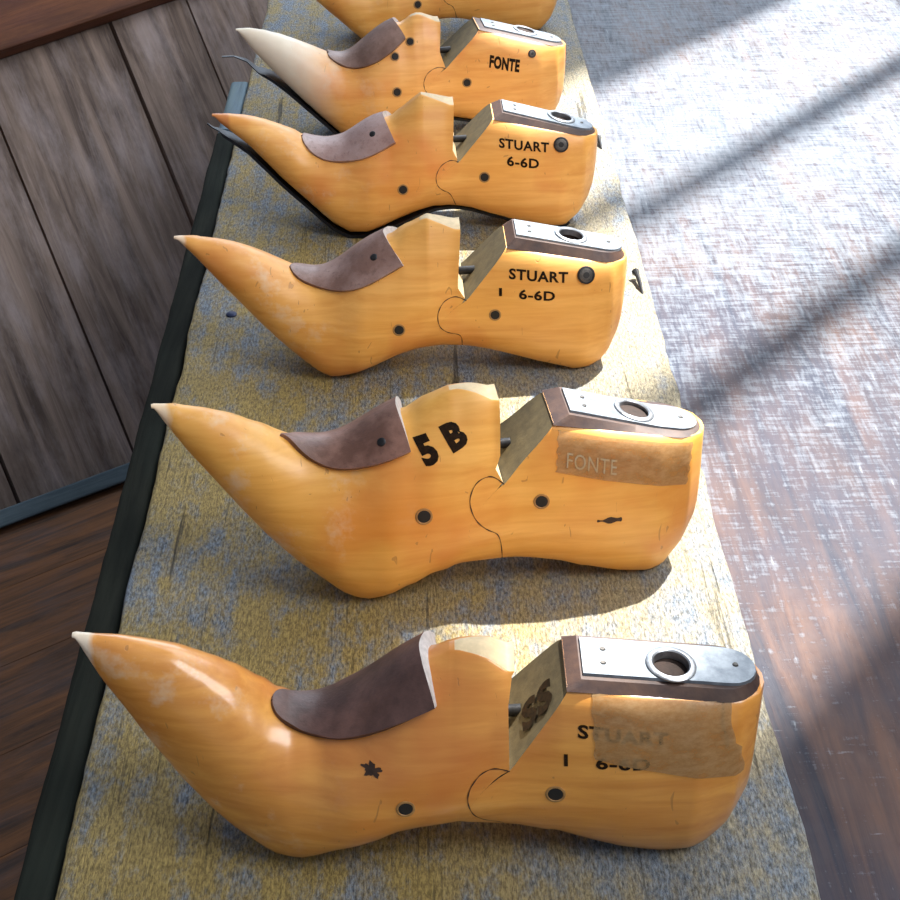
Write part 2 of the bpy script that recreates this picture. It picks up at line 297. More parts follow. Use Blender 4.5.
LAST = {1: {"O":[-5.175,41.596,0.0],"ang":-0.878,"x0":-7.559,"L":25.487,"xc":8.582,"xs":[-7.56,-7.44,-7.31,-7.17,-7.02,-6.87,-6.7,-6.52,-6.34,-6.14,-5.94,-5.73,-5.51,-5.28,-5.04,-4.79,-4.54,-4.28,-4.0,-3.73,-3.44,-3.15,-2.85,-2.54,-2.23,-1.91,-1.58,-1.25,-0.91,-0.57,-0.22,0.13,0.49,0.85,1.21,1.58,1.95,2.33,2.7,3.08,3.46,3.84,4.22,4.61,4.99,5.38,5.76,6.15,6.53,6.91,7.29,7.67,8.05,8.42,8.79,9.16,9.52,9.88,10.24,10.59,10.94,11.28,11.62,11.95,12.28,12.6,12.91,13.22,13.52,13.81,14.1,14.37,14.65,14.91,15.16,15.41,15.65,15.88,16.1,16.31,16.52,16.71,16.89,17.07,17.24,17.39,17.54,17.68,17.81,17.93],"zb":[9.55,9.55,9.3,8.95,8.61,8.26,7.88,7.53,7.21,6.87,6.52,6.13,5.71,5.28,4.84,4.44,4.03,3.61,3.18,2.83,2.46,2.09,1.74,1.45,1.12,0.85,0.62,0.39,0.15,0.02,-0.0,0.02,0.05,0.2,0.39,0.61,0.78,0.95,1.11,1.22,1.31,1.49,1.64,1.68,1.72,1.73,1.74,1.75,1.77,1.66,1.58,1.5,1.44,1.37,1.29,1.21,1.13,1.06,1.08,0.96,0.84,0.72,0.61,0.52,0.43,0.34,0.26,0.2,0.14,0.08,0.03,0.0,0.02,0.04,0.06,0.08,0.08,0.18,0.26,0.46,0.65,0.84,1.07,1.3,1.51,1.77,2.04,2.29,2.56,2.8],"zt":[9.7,9.7,9.68,9.67,9.65,9.61,9.59,9.57,9.55,9.52,9.49,9.44,9.38,9.32,9.25,9.18,9.1,9.02,8.93,8.8,8.63,8.46,8.28,8.1,7.86,7.68,7.36,7.03,6.79,6.33,6.15,5.83,5.77,5.74,5.67,5.8,6.03,6.17,6.3,6.54,6.98,7.23,7.66,7.97,8.29,8.56,8.71,8.96,9.04,9.02,8.97,8.86,8.62,8.38,8.27,8.24,8.2,8.16,8.12,8.09,8.05,8.01,7.98,7.94,7.91,7.88,7.84,7.81,7.78,7.75,7.72,7.69,7.66,7.63,7.61,7.58,7.55,7.53,7.51,7.49,7.46,7.44,7.42,7.41,7.39,7.37,7.36,7.34,7.33,7.32],"hz":[10.51,8.09,-0.105],"arc":[[8.36,5.09],[7.84,5.11],[7.29,4.96],[6.88,4.37],[6.81,3.79],[7.04,2.96],[7.58,2.41],[8.23,2.25]],"cone":[[8.59,8.49],[8.48,8.34],[8.34,7.34],[8.18,5.1]],"notch":[8.4,4.88],"slant":[10.43,7.99],"tongue":[[-0.62,6.37],[-0.12,5.84],[0.69,5.43],[1.87,5.52],[3.23,6.03],[4.54,6.86],[5.71,7.47]],"tf":-0.55,"tb":5.4,"pn":[[11.08,8.46],[17.39,7.81]],"hole":[14.38,-0.23],"pins":[[4.53,3.76,0.34],[10.11,3.92,0.36]],"txt":[["STUART",[10.86,6.39],[14.16,6.13],[10.85,6.93]],["6-6D",[11.56,5.14],[13.55,5.14],[11.54,5.66]],["I",[10.39,5.21],[10.53,5.21],[10.37,5.72]]],"tape":[[11.32,7.96],[16.76,7.43],[17.26,4.29],[11.51,5.57]],"blot":[3.31,5.18],"ss":[[8.94,6.26],[10.0,7.49]]},
2: {"O":[-2.98,57.139,0.0],"ang":6.251,"x0":-8.887,"L":25.358,"xc":6.571,"xs":[-8.89,-8.77,-8.64,-8.5,-8.36,-8.2,-8.03,-7.86,-7.67,-7.48,-7.28,-7.07,-6.85,-6.62,-6.38,-6.14,-5.88,-5.62,-5.35,-5.07,-4.79,-4.5,-4.2,-3.89,-3.58,-3.26,-2.94,-2.61,-2.27,-1.93,-1.59,-1.24,-0.88,-0.52,-0.16,0.21,0.58,0.95,1.32,1.7,2.08,2.46,2.84,3.22,3.6,3.98,4.37,4.75,5.13,5.51,5.89,6.26,6.64,7.01,7.38,7.74,8.11,8.47,8.82,9.17,9.52,9.86,10.19,10.52,10.85,11.17,11.48,11.78,12.08,12.37,12.66,12.94,13.2,13.47,13.72,13.97,14.2,14.43,14.65,14.86,15.06,15.26,15.44,15.62,15.78,15.94,16.09,16.22,16.35,16.47],"zb":[10.18,10.18,9.98,9.74,9.48,9.21,8.93,8.64,8.34,8.03,7.74,7.44,7.14,6.79,6.46,6.11,5.75,5.38,4.99,4.63,4.26,3.89,3.5,3.17,2.83,2.49,2.15,1.87,1.59,1.29,1.0,0.69,0.38,0.2,0.06,0.0,0.06,0.16,0.3,0.44,0.61,0.7,0.89,1.09,1.15,1.2,1.37,1.43,1.42,1.4,1.38,1.36,1.35,1.32,1.3,1.27,1.24,1.18,1.11,1.05,0.98,0.87,0.76,0.65,0.6,0.53,0.44,0.35,0.26,0.18,0.13,0.1,0.06,0.03,0.0,0.04,0.08,0.12,0.24,0.52,0.78,1.02,1.27,1.5,1.73,1.98,2.17,2.46,2.82,3.14],"zt":[10.33,10.33,10.32,10.3,10.29,10.27,10.26,10.24,10.16,10.1,10.05,9.99,9.93,9.86,9.77,9.67,9.58,9.48,9.37,9.2,9.02,8.87,8.74,8.54,8.32,8.13,7.95,7.76,7.63,7.56,7.5,7.52,7.56,7.62,7.7,7.9,8.1,8.31,8.52,8.73,8.91,8.98,9.27,9.56,9.73,9.92,10.1,10.15,10.12,10.03,9.87,9.7,9.15,9.08,9.0,8.93,8.85,8.78,8.7,8.63,8.56,8.49,8.42,8.36,8.29,8.22,8.16,8.1,8.03,7.98,7.92,7.86,7.8,7.75,7.7,7.65,7.6,7.55,7.51,7.46,7.42,7.38,7.34,7.31,7.27,7.24,7.21,7.18,7.16,7.13],"hz":[9.08,8.65,-0.2054],"arc":[[6.6,6.33],[6.03,6.64],[5.27,6.42],[4.91,5.6],[5.22,4.56],[5.88,3.9],[6.41,3.67],[6.63,1.82]],"cone":[[6.59,9.23],[6.51,7.24],[6.24,6.91]],"notch":[6.64,6.09],"slant":[8.97,8.62],"tongue":[[-3.38,8.44],[-2.94,7.87],[-2.1,7.28],[-0.92,6.92],[0.25,7.09],[1.47,7.53],[2.44,7.89]],"tf":-3.36,"tb":2.18,"pn":[[9.85,9.02],[15.92,7.22]],"hole":[13.11,0.07],"pins":[[2.85,5.15,0.38],[8.36,5.12,0.36]],"txt":[["5 B",[3.1,7.3],[5.16,8.15],[2.49,8.38]]],"tape":[[9.17,8.4],[15.57,7.1],[15.28,5.2],[9.02,6.55]],"knot":[[10.96,4.06],[12.16,3.84]]},
3: {"O":[-5.095,77.357,0.0],"ang":1.231,"x0":-8.589,"L":25.818,"xc":7.578,"xs":[-8.59,-8.47,-8.34,-8.2,-8.05,-7.89,-7.72,-7.54,-7.35,-7.16,-6.95,-6.74,-6.51,-6.28,-6.04,-5.79,-5.53,-5.26,-4.99,-4.71,-4.42,-4.12,-3.82,-3.5,-3.19,-2.86,-2.53,-2.2,-1.86,-1.51,-1.16,-0.8,-0.44,-0.07,0.3,0.67,1.04,1.42,1.8,2.19,2.57,2.96,3.35,3.74,4.13,4.51,4.9,5.29,5.68,6.07,6.45,6.84,7.22,7.6,7.97,8.34,8.71,9.08,9.44,9.8,10.15,10.49,10.84,11.17,11.5,11.83,12.14,12.46,12.76,13.06,13.35,13.63,13.9,14.17,14.43,14.68,14.92,15.15,15.38,15.59,15.8,15.99,16.18,16.36,16.53,16.69,16.84,16.98,17.11,17.23],"zb":[8.08,8.08,8.04,7.9,7.75,7.58,7.42,7.23,7.02,6.79,6.55,6.29,6.03,5.76,5.49,5.21,4.93,4.63,4.33,4.02,3.7,3.37,3.06,2.75,2.43,2.11,1.8,1.51,1.22,0.93,0.66,0.38,0.15,0.0,0.01,0.1,0.19,0.31,0.45,0.59,0.73,0.9,1.07,1.24,1.36,1.47,1.58,1.64,1.67,1.7,1.72,1.67,1.63,1.59,1.54,1.52,1.45,1.37,1.3,1.21,1.12,1.03,0.94,0.85,0.76,0.67,0.58,0.49,0.41,0.32,0.24,0.16,0.08,0.0,0.0,0.01,0.02,0.04,0.12,0.25,0.34,0.57,0.79,1.05,1.41,1.74,2.07,2.62,3.15,4.07],"zt":[8.23,8.23,8.23,8.23,8.22,8.22,8.21,8.2,8.17,8.11,8.08,8.04,8.0,7.96,7.9,7.84,7.77,7.68,7.58,7.47,7.35,7.2,7.05,6.88,6.7,6.52,6.33,6.15,5.98,5.85,5.76,5.66,5.74,5.84,5.96,6.14,6.43,6.72,7.0,7.28,7.47,7.75,7.91,8.05,8.38,8.63,8.8,9.02,9.2,9.07,8.95,8.81,8.68,8.27,8.2,8.14,8.07,8.01,7.94,7.88,7.81,7.75,7.69,7.63,7.57,7.51,7.46,7.4,7.35,7.3,7.24,7.19,7.14,7.1,7.05,7.01,6.96,6.92,6.88,6.84,6.81,6.77,6.74,6.71,6.68,6.65,6.62,6.6,6.57,6.55],"hz":[10.16,7.81,-0.1785],"arc":[[7.77,5.16],[7.25,5.32],[6.51,5.06],[6.15,4.36],[6.26,3.55],[6.78,3.06],[7.59,2.92],[7.62,2.0]],"cone":[[7.58,8.61],[7.46,7.0],[7.37,5.72]],"notch":[7.85,4.99],"slant":[10.15,7.86],"tongue":[[-2.24,6.2],[-1.99,5.91],[-1.21,5.46],[0.28,5.29],[1.6,5.61],[2.91,6.23],[4.34,7.01]],"tf":-2.22,"tb":3.39,"pn":[[10.75,8.36],[16.96,7.09]],"hole":[13.96,0.06],"pins":[[3.97,3.59,0.34],[9.47,4.14,0.33]],"screw":[14.64,6.3,0.5],"txt":[["STUART",[10.25,6.22],[13.6,5.93],[10.26,6.81]],["6-6D",[10.82,5.1],[12.87,4.95],[10.82,5.67]],["I",[9.69,5.26],[9.86,5.26],[9.69,5.72]]]},
4: {"O":[-4.66,96.072,0.0],"ang":1.306,"x0":-8.876,"L":25.966,"xc":7.271,"xs":[-8.88,-8.75,-8.62,-8.48,-8.33,-8.17,-8.0,-7.82,-7.63,-7.44,-7.23,-7.01,-6.79,-6.55,-6.31,-6.06,-5.8,-5.53,-5.25,-4.97,-4.68,-4.38,-4.08,-3.76,-3.44,-3.12,-2.78,-2.45,-2.1,-1.75,-1.4,-1.04,-0.68,-0.31,0.06,0.44,0.81,1.19,1.58,1.96,2.35,2.74,3.13,3.52,3.91,4.3,4.69,5.09,5.48,5.86,6.25,6.64,7.02,7.4,7.78,8.15,8.53,8.89,9.26,9.61,9.97,10.32,10.66,11.0,11.33,11.66,11.98,12.29,12.6,12.89,13.19,13.47,13.75,14.01,14.27,14.52,14.77,15.0,15.23,15.44,15.65,15.85,16.04,16.22,16.39,16.55,16.7,16.84,16.97,17.09],"zb":[7.96,7.96,7.87,7.7,7.54,7.41,7.28,7.15,7.01,6.85,6.69,6.53,6.35,6.17,5.94,5.67,5.39,5.12,4.83,4.53,4.22,3.91,3.64,3.34,3.05,2.76,2.46,2.15,1.83,1.49,1.2,0.87,0.67,0.46,0.25,0.26,0.27,0.28,0.4,0.53,0.67,0.84,1.0,1.16,1.3,1.44,1.58,1.68,1.79,1.88,1.87,1.87,1.86,1.81,1.75,1.69,1.62,1.5,1.39,1.28,1.17,1.09,1.0,0.89,0.79,0.7,0.62,0.55,0.48,0.42,0.37,0.31,0.26,0.25,0.25,0.26,0.26,0.3,0.49,0.66,0.83,1.03,1.3,1.56,1.8,2.1,2.51,2.9,3.52,4.34],"zt":[8.11,8.11,8.11,8.11,8.1,8.1,8.1,8.08,8.05,8.03,8.01,7.98,7.95,7.89,7.84,7.78,7.69,7.62,7.51,7.4,7.28,7.16,7.02,6.88,6.72,6.48,6.29,6.13,6.07,5.98,5.95,5.99,6.02,6.06,6.22,6.46,6.71,6.95,7.18,7.41,7.56,7.56,7.73,8.08,8.36,8.69,9.02,9.31,9.22,9.1,8.98,8.85,8.73,8.49,8.41,8.33,8.25,8.17,8.1,8.02,7.95,7.87,7.8,7.73,7.66,7.59,7.52,7.45,7.39,7.33,7.26,7.2,7.15,7.09,7.03,6.98,6.93,6.88,6.83,6.79,6.74,6.7,6.66,6.62,6.58,6.55,6.52,6.49,6.46,6.44],"hz":[9.97,7.95,-0.2122],"arc":[[7.48,5.53],[7.01,5.53],[6.26,5.17],[5.94,4.49],[6.04,3.87],[6.45,3.46],[6.99,3.25],[7.47,1.68]],"cone":[[7.28,8.73],[7.18,6.59],[7.14,6.1]],"notch":[7.54,5.34],"slant":[9.9,8.06],"tongue":[[-3.1,6.48],[-2.56,5.79],[-1.57,5.3],[-0.5,5.2],[0.98,5.47],[2.2,6.0],[3.35,6.56]],"tf":-2.96,"tb":2.61,"pn":[[10.61,8.36],[16.79,6.76]],"hole":[14.61,1.0],"pins":[[3.74,3.75,0.35],[9.25,4.32,0.35]],"screw":[14.39,6.33,0.5],"txt":[["STUART",[10.22,6.27],[13.58,5.88],[10.22,6.89]],["6-6D",[10.75,5.1],[12.91,4.86],[10.75,5.76]]],"sole":[[-9.24,7.48],[-8.86,7.16]]},
5: {"O":[-4.303,112.271,0.0],"ang":7.644,"x0":-9.091,"L":25.365,"xc":6.3,"xs":[-9.09,-8.97,-8.84,-8.71,-8.56,-8.4,-8.24,-8.06,-7.88,-7.68,-7.48,-7.27,-7.05,-6.82,-6.58,-6.34,-6.09,-5.82,-5.55,-5.28,-4.99,-4.7,-4.4,-4.1,-3.78,-3.47,-3.14,-2.81,-2.47,-2.13,-1.79,-1.44,-1.08,-0.72,-0.36,0.0,0.37,0.75,1.12,1.5,1.88,2.26,2.64,3.02,3.4,3.78,4.17,4.55,4.93,5.31,5.69,6.06,6.44,6.81,7.18,7.55,7.91,8.27,8.62,8.97,9.32,9.66,9.99,10.32,10.65,10.97,11.28,11.58,11.88,12.18,12.46,12.74,13.01,13.27,13.52,13.77,14.01,14.23,14.45,14.67,14.87,15.06,15.25,15.42,15.59,15.74,15.89,16.03,16.16,16.27],"zb":[8.63,8.63,8.47,8.28,8.08,7.85,7.61,7.36,7.1,6.88,6.66,6.43,6.18,5.93,5.67,5.4,5.12,4.84,4.56,4.27,3.97,3.67,3.36,3.06,2.77,2.44,2.12,1.81,1.49,1.17,0.87,0.69,0.51,0.37,0.29,0.23,0.33,0.42,0.52,0.64,0.77,0.89,1.02,1.13,1.18,1.24,1.29,1.34,1.46,1.47,1.48,1.5,1.47,1.44,1.41,1.36,1.29,1.23,1.16,1.09,1.03,0.96,0.88,0.81,0.73,0.66,0.59,0.52,0.47,0.42,0.37,0.32,0.27,0.23,0.26,0.3,0.34,0.4,0.56,0.72,0.87,1.01,1.23,1.46,1.67,1.9,2.3,2.69,3.1,3.95],"zt":[8.78,8.78,8.79,8.79,8.78,8.79,8.79,8.78,8.74,8.7,8.66,8.61,8.57,8.5,8.41,8.33,8.26,8.18,8.06,7.95,7.83,7.71,7.57,7.43,7.28,7.14,6.98,6.81,6.64,6.49,6.38,6.26,6.27,6.38,6.48,6.69,6.98,7.27,7.55,7.82,8.09,8.31,8.55,8.57,8.59,8.83,9.14,9.24,9.21,9.04,8.88,8.73,9.01,8.91,8.81,8.7,8.6,8.51,8.41,8.31,8.22,8.12,8.03,7.94,7.85,7.76,7.68,7.59,7.51,7.43,7.35,7.27,7.2,7.13,7.06,6.99,6.93,6.86,6.8,6.74,6.69,6.63,6.58,6.54,6.49,6.45,6.41,6.37,6.33,6.3],"hz":[9.24,8.24,-0.2754],"arc":[[6.44,5.75],[5.82,5.79],[5.01,5.46],[4.66,4.79],[4.79,4.11],[5.33,3.59],[5.88,3.37],[6.3,1.76]],"cone":[[6.32,8.55],[6.12,6.78],[5.97,6.01]],"notch":[6.51,5.61],"slant":[9.15,8.2],"tongue":[[-2.47,6.55],[-1.58,5.9],[-0.41,5.68],[1.0,6.14],[2.5,6.99],[3.54,7.75]],"tf":-2.26,"tb":2.91,"pn":[[9.72,8.28],[15.79,6.62]],"hole":[13.13,0.79],"pins":[[2.61,4.28,0.36],[8.09,4.51,0.35],[2.62,6.74,0.33],[3.86,7.63,0.33]],"screw":[13.2,6.36,0.3],"txt":[["FONTE",[9.8,5.57],[12.13,5.09],[9.91,6.51]]],"sole":[[-10.29,6.73],[-9.4,6.71],[-8.46,6.34],[-7.63,5.51]]}}

class Shape:
    """side profile of one last, lengths in cm: x toe to heel, y away from the front, z up"""
    def __init__(s, d):
        s.d = d; s.xs = np.array(d['xs']); s.zb_ = np.array(d['zb']); s.zt_ = np.array(d['zt'])
        f = s.xs <= d['xc']
        s.fx, s.fz = s.xs[f], s.zt_[f]
        s.fx = np.append(s.fx, d['xc']); s.fz = np.append(s.fz, max(s.fz[-1], d['cone'][0][1]))
    def zb(s, x): return float(np.interp(x, s.xs, s.zb_))
    def ztf(s, x): return float(np.interp(x, s.fx, s.fz))
    def zth(s, x):
        a, b, c = s.d['hz']; return max(b + c*(x-a), s.zb(x) + .1)
    def zt(s, x, part): return s.ztf(x) if part == 'f' else s.zth(x)
    def W(s, x, z, part):
        a, b = s.zb(x), s.zt(x, part)
        if part == 'h':
            q = min(1, max(0, (x - s.d['xc'])/1.2)); q = q*q*(3-2*q)
            b = s.ztf(min(x, s.d['xc']))*(1-q) + b*q if q < 1 else b
        return prof((x - s.d['x0'])/s.d['L'], min(1, max(0, (z-a)/max(b-a, 1e-3))))
    def near(s, x, z, part, lift=0.0):
        """a point on the front surface and its outward normal"""
        e = .08
        y = -s.W(x, z, part)
        dx = (-s.W(x+e, z, part) + s.W(x-e, z, part))/(2*e); dz = (-s.W(x, z+e, part) + s.W(x, z-e, part))/(2*e)
        n = Vector((dx, -1, dz)).normalized()
        return Vector((x, y, z)) + n*lift, n

TT = [(1-math.cos(math.pi*i/40))/2 for i in range(41)]

def loft(sh, part, name, mat, parent, gfun, xe):
    """forepart: toe -> boundary; heel block: boundary -> back"""
    d = sh.d; rows = []
    if part == 'f':
        inner = [x for x in sh.xs if x < xe]
    else:
        inner = [x for x in sh.xs if x > xe]
    def section(xfun):
        near, far = [], []
        for t in TT:
            x = xfun(None, t); 
            for _ in range(4):
                z = sh.zb(x) + (sh.zt(x, part)-sh.zb(x))*t; x = xfun(z, t)
            z = sh.zb(x) + (sh.zt(x, part)-sh.zb(x))*t
            w = sh.W(x, z, part)
            near.append((x, -w, z)); far.append((x, w, z))
        return near, far
    blend = []
    NB = 14
    for j in range(NB+1):
        v = j/NB
        if part == 'f': blend.append(section(lambda z, t, v=v: xe + ((gfun(z) if z is not None else xe) - xe)*v))
        else: blend.append(section(lambda z, t, v=v: (gfun(z) if z is not None else xe)*(1-v) + xe*v))
    plain = [section(lambda z, t, x=x: x) for x in inner]
    secs = plain + blend if part == 'f' else blend + plain
    V, F, mi = [], [], []
    n = len(TT)
    for near, far in secs: V += near + far[::-1]
    m = 2*n
    for i in range(len(secs)-1):
        for j in range(m):
            a, b = i*m + j, i*m + (j+1) % m
            F.append((a, b, b+m, a+m)); mi.append(1 if part == 'f' and j == n-1 and secs[i][0][0][0] > d['xc'] - 2.3 else 0)
    for i in (0, len(secs)-1):
        for j in range(n-1):
            a, b = i*m + j, i*m + j+1
            F.append((a, b, i*m + m-1-(j+1), i*m + m-1-j)); mi.append((1 if i else 0) if part == 'f' else (0 if i else 2))
    V = [Vector(v)*CM for v in V]
    return mesh(name, V, F, [mat, M['cut_wood'], M['dull_wood']], parent, angle=42, mats=mi)

def disc(name, sh, part, x, z, r, mat, parent, lift=.03, dome=0.0, ring=False):
    c, n = sh.near(x, z, part)
    t = n.cross(Vector((0, 0, 1))).normalized(); u = t.cross(n)
    V, F = [], []; N = 28
    if ring: prof_ = [(r*1.0, -.05), (r*1.0, lift*.7), (r*.93, lift), (r*.80, lift), (r*.74, lift*.4), (r*.70, -.02)]
    else: prof_ = [(r, -.05), (r, lift*.6), (r*.92, lift), (r*.5, lift + dome)]
    for rad, h in prof_:
        for k in range(N):
            a = 2*math.pi*k/N
            V.append((c + t*(rad*math.cos(a)) + u*(rad*math.sin(a)) + n*h)*CM)
    for i in range(len(prof_)-1):
        for k in range(N):
            F.append((i*N+k, i*N+(k+1) % N, (i+1)*N+(k+1) % N, (i+1)*N+k))
    if not ring: F.append(tuple((len(prof_)-1)*N+k for k in range(N)))
    return mesh(name, V, F, mat, parent)

def glyphs(text, bold=.03):
    cu = bpy.data.curves.new('lettering', 'FONT'); cu.body = text; cu.size = 1; cu.offset = bold; cu.resolution_u = 3
    cu.space_character = 1.08
    o = bpy.data.objects.new('lettering', cu); COL.objects.link(o)
    dg = bpy.context.evaluated_depsgraph_get(); dg.update()
    me = bpy.data.meshes.new_from_object(o.evaluated_get(dg))
    bpy.data.objects.remove(o); bpy.data.curves.remove(cu)
    bm = bmesh.new(); bm.from_mesh(me); bpy.data.meshes.remove(me)
    # fine cuts so that the letters follow the curved wood
    bmesh.ops.triangulate(bm, faces=bm.faces)
    bmesh.ops.subdivide_edges(bm, edges=[e for e in bm.edges if e.calc_length() > .35], cuts=2, use_grid_fill=True)
    bmesh.ops.triangulate(bm, faces=bm.faces)
    V = [v.co.copy() for v in bm.verts]; F = [tuple(v.index for v in f.verts) for f in bm.faces]; bm.free()
    x0, x1 = min(v.x for v in V), max(v.x for v in V); y0, y1 = min(v.y for v in V), max(v.y for v in V)
    return [((v.x-x0)/(x1-x0), (v.y-y0)/(y1-y0)) for v in V], F

def stamp(name, sh, part, text, a, b, c, mat, parent, lift=.022, bold=.03):
    uv, F = glyphs(text, bold)
    V = []
    for u, v in uv:
        x = a[0] + (b[0]-a[0])*u + (c[0]-a[0])*v; z = a[1] + (b[1]-a[1])*u + (c[1]-a[1])*v
        V.append(sh.near(x, z, part, lift)[0]*CM)
    o = mesh(name, V, F, mat, parent, smooth=False, fix=False)
    return o

def ray_poly(c, ang, poly):
    dx, dy = math.cos(ang), math.sin(ang); best = 1e9
    for (x1, y1), (x2, y2) in zip(poly, poly[1:] + poly[:1]):
        ex, ey = x2-x1, y2-y1; den = dx*ey - dy*ex
        if abs(den) < 1e-9: continue
        t = ((x1-c[0])*ey - (y1-c[1])*ex)/den; u = ((x1-c[0])*dy - (y1-c[1])*dx)/den
        if t > 0 and -1e-6 <= u <= 1+1e-6: best = min(best, t)
    return (c[0]+dx*best, c[1]+dy*best)

def heel_outline(xa, xb, hw, r):
    p = [(xa, -hw), (xa, hw)]
    for k in range(13):
        a = math.pi/2 - math.pi*k/12
        p.append((xb - r + r*math.cos(a), hw*math.sin(a)))
    return p

def build_last(k, d, name='shoe_last', sole=False):
    sh = Shape(d); root = empty(name, (d['O'][0]*CM, d['O'][1]*CM, TOP + d.get('dz', -.05 if 'sole' in d else 0)*CM), math.radians(d['ang']))
    wood = ROWMAT[k]; nx, nz = d['notch']
    # boundary curves between the two blocks, as x(z)
    traced = d['arc']; xl, zl_ = traced[-1]; xm = min(p[0] for p in traced)
    zlo = sh.zb(xl) - .1
    bul = max(.3, min(nx, xl) - xm)
    arc = []
    for i in range(25):
        u = i/24; arc.append([nx + (xl-nx)*u - bul*math.sin(math.pi*u**.9), nz + (zlo-nz)*u])
    arc.append([xl, zlo - 3])
    cone = [p for p in d['cone'][::-1] if p[1] > nz + .4]
    cone.append([cone[-1][0] + .02, cone[-1][1] + 3])
    low = arc[::-1]
    gf_z = [p[1] for p in low] + [p[1] for p in cone]; gf_x = [p[0] for p in low] + [p[0] for p in cone]
    sx, sz = d['slant']
    gh_z = [p[1] for p in low] + [sz, sz+1]; gh_x = [p[0] for p in low] + [sx, sx + .05]
    gf = lambda z: float(np.interp(z, gf_z, gf_x)) - (.02 if z > nz else 0)
    gh = lambda z: float(np.interp(z, gh_z, gh_x)) + (.02 if z > nz else 0)
    xmin = min(p[0] for p in arc)
    fore = loft(sh, 'f', 'forepart', wood, root, gf, xmin - .7)
    heel = loft(sh, 'h', 'heel_block', wood, root, gh, sx + .8)
    # --- instep leather: a curved sheet over the ridge
    tf, tb = d['tf'], d['tb']; NA, NBb = 34, 26
    tg = [[tf, sh.ztf(tf)]] + [p for p in d['tongue'] if p[0] > tf - 1.3]
    seg = np.cumsum([0] + [math.dist(p, q) for p, q in zip(tg, tg[1:])]); seg = seg/seg[-1]
    def edge(a):                       # smooth curve through the traced edge points
        def lin(u): return np.array([np.interp(u, seg, [p[0] for p in tg]), np.interp(u, seg, [p[1] for p in tg])])
        h = .07*min(1, a*8, (1-a)*8)
        return sum(lin(min(1, max(0, a + h*q))) for q in (-1, -.5, 0, .5, 1))/5
    G = []
    for i in range(NA+1):
        a = (i/NA)**1.5
        xe_, ze_ = edge(a)
        xr = tf + (tb-tf)*a
        te = (ze_ - sh.zb(xe_))/(sh.ztf(xe_)-sh.zb(xe_)); te = min(max(te, .05), .9999)
        row = []
        for j in range(-NBb, NBb+1):
            b = abs(j)/NBb
            x = xr + (xe_-xr)*b**1.6
            t = 1 - (1-te)*b*b
            s_ = (x - d['x0'])/d['L']
            z = sh.zb(x) + (sh.ztf(x)-sh.zb(x))*t
            w = prof(s_, t)
            ptw = float(np.interp(s_, KS, PT))*float(np.interp(s_, KS, WS))
            y = w - ptw*(1-min(1, b/.45))
            row.append(Vector((x, -y if j < 0 else y, z)))
        G.append(row)
    for _ in range(8):
        H_ = [[p.copy() for p in r_] for r_ in G]
        for i in range(1, NA):
            for j in range(len(G[0])):
                q = (H_[i-1][j] + H_[i+1][j])*.5
                G[i][j] = H_[i][j]*.5 + q*.5
    nb = 2*NBb+1
    def gn(i, j):
        du = G[min(i+1, NA)][j] - G[max(i-1, 0)][j]; dv = G[i][min(j+1, nb-1)] - G[i][max(j-1, 0)]
        n = du.cross(dv)
        n = n.normalized() if n.length > 1e-6 else Vector((0, 0, 1))
        if n.z < 0 and abs(n.z) > .3: n = -n
        c = Vector((G[i][j].x, 0, sh.zb(G[i][j].x)*.5 + sh.ztf(G[i][j].x)*.5))
        return n if n.dot(G[i][j]-c) > 0 else -n
    th = .24 if k < 3 else .16
    V, F, mi = [], [], []
    for i in range(NA+1):
        for j in range(nb):
            n = gn(i, j); h = th*(.5 + .5*min(1, i/10)) + (.32*max(0, i/NA-.55)/.45 if k < 3 else .22*max(0, i/NA-.45)/.55 + .03)
            V.append((G[i][j] + n*h)*CM)
    off = len(V)
    for i in range(NA+1):
        for j in range(nb): V.append((G[i][j] - gn(i, j)*.03)*CM)
    for i in range(NA):
        for j in range(nb-1):
            q = (i*nb+j, i*nb+j+1, (i+1)*nb+j+1, (i+1)*nb+j)
            F.append(q); mi.append(0); F.append(tuple(x+off for x in q[::-1])); mi.append(0)
    for j in range(nb-1):
        F.append((j, j+1, off+j+1, off+j)); mi.append(0)
        q = NA*nb+j; F.append((q, q+1, off+q+1, off+q)); mi.append(1)
    for i in range(NA):
        F.append((i*nb, (i+1)*nb, off+(i+1)*nb, off+i*nb)); mi.append(0)
        q = i*nb+nb-1; F.append((q, q+nb, off+q+nb, off+q)); mi.append(0)
    le = mesh('instep_leather', V, F, [LEATHER[k], M['edge_leather']], root, mats=mi, angle=50)
    # --- leather lift and metal plate with its tube
    pn = d['pn']; xa = pn[0][0]; xb = sh.xs[-1] - .3
    sl = (pn[1][1]-pn[0][1])/(pn[1][0]-pn[0][0])
    zp = lambda x: pn[0][1] + sl*(x - xa)
    zl = lambda x: sh.zth(x) - .02
    hc = (d['hole'][0], max(-.2, min(.2, d['hole'][1])))
    NS = 96
    def ringset(name, outer_lo, outer_hi, zlo, zhi, hole_r, mat, parent, hc):
        angs = sorted(set([2*math.pi*i/NS for i in range(NS)] + [math.atan2(p[1]-hc[1], p[0]-hc[0]) % (2*math.pi) for p in outer_lo + outer_hi]))
        n = len(angs); V, F = [], []
        for poly, zf in ((outer_lo, zlo), (outer_hi, zhi)):
            for a in angs:
                p = ray_poly(hc, a, poly); V.append((p[0], p[1], zf(p[0])))
        for zf in (zhi, zlo):
            for a in angs:
                x, y = hc[0]+hole_r*math.cos(a), hc[1]+hole_r*math.sin(a); V.append((x, y, zf(x)))
        for L in range(4):
            for i in range(n):
                j = (i+1) % n; A, B = L*n, ((L+1) % 4)*n
                F.append((A+i, A+j, B+j, B+i))
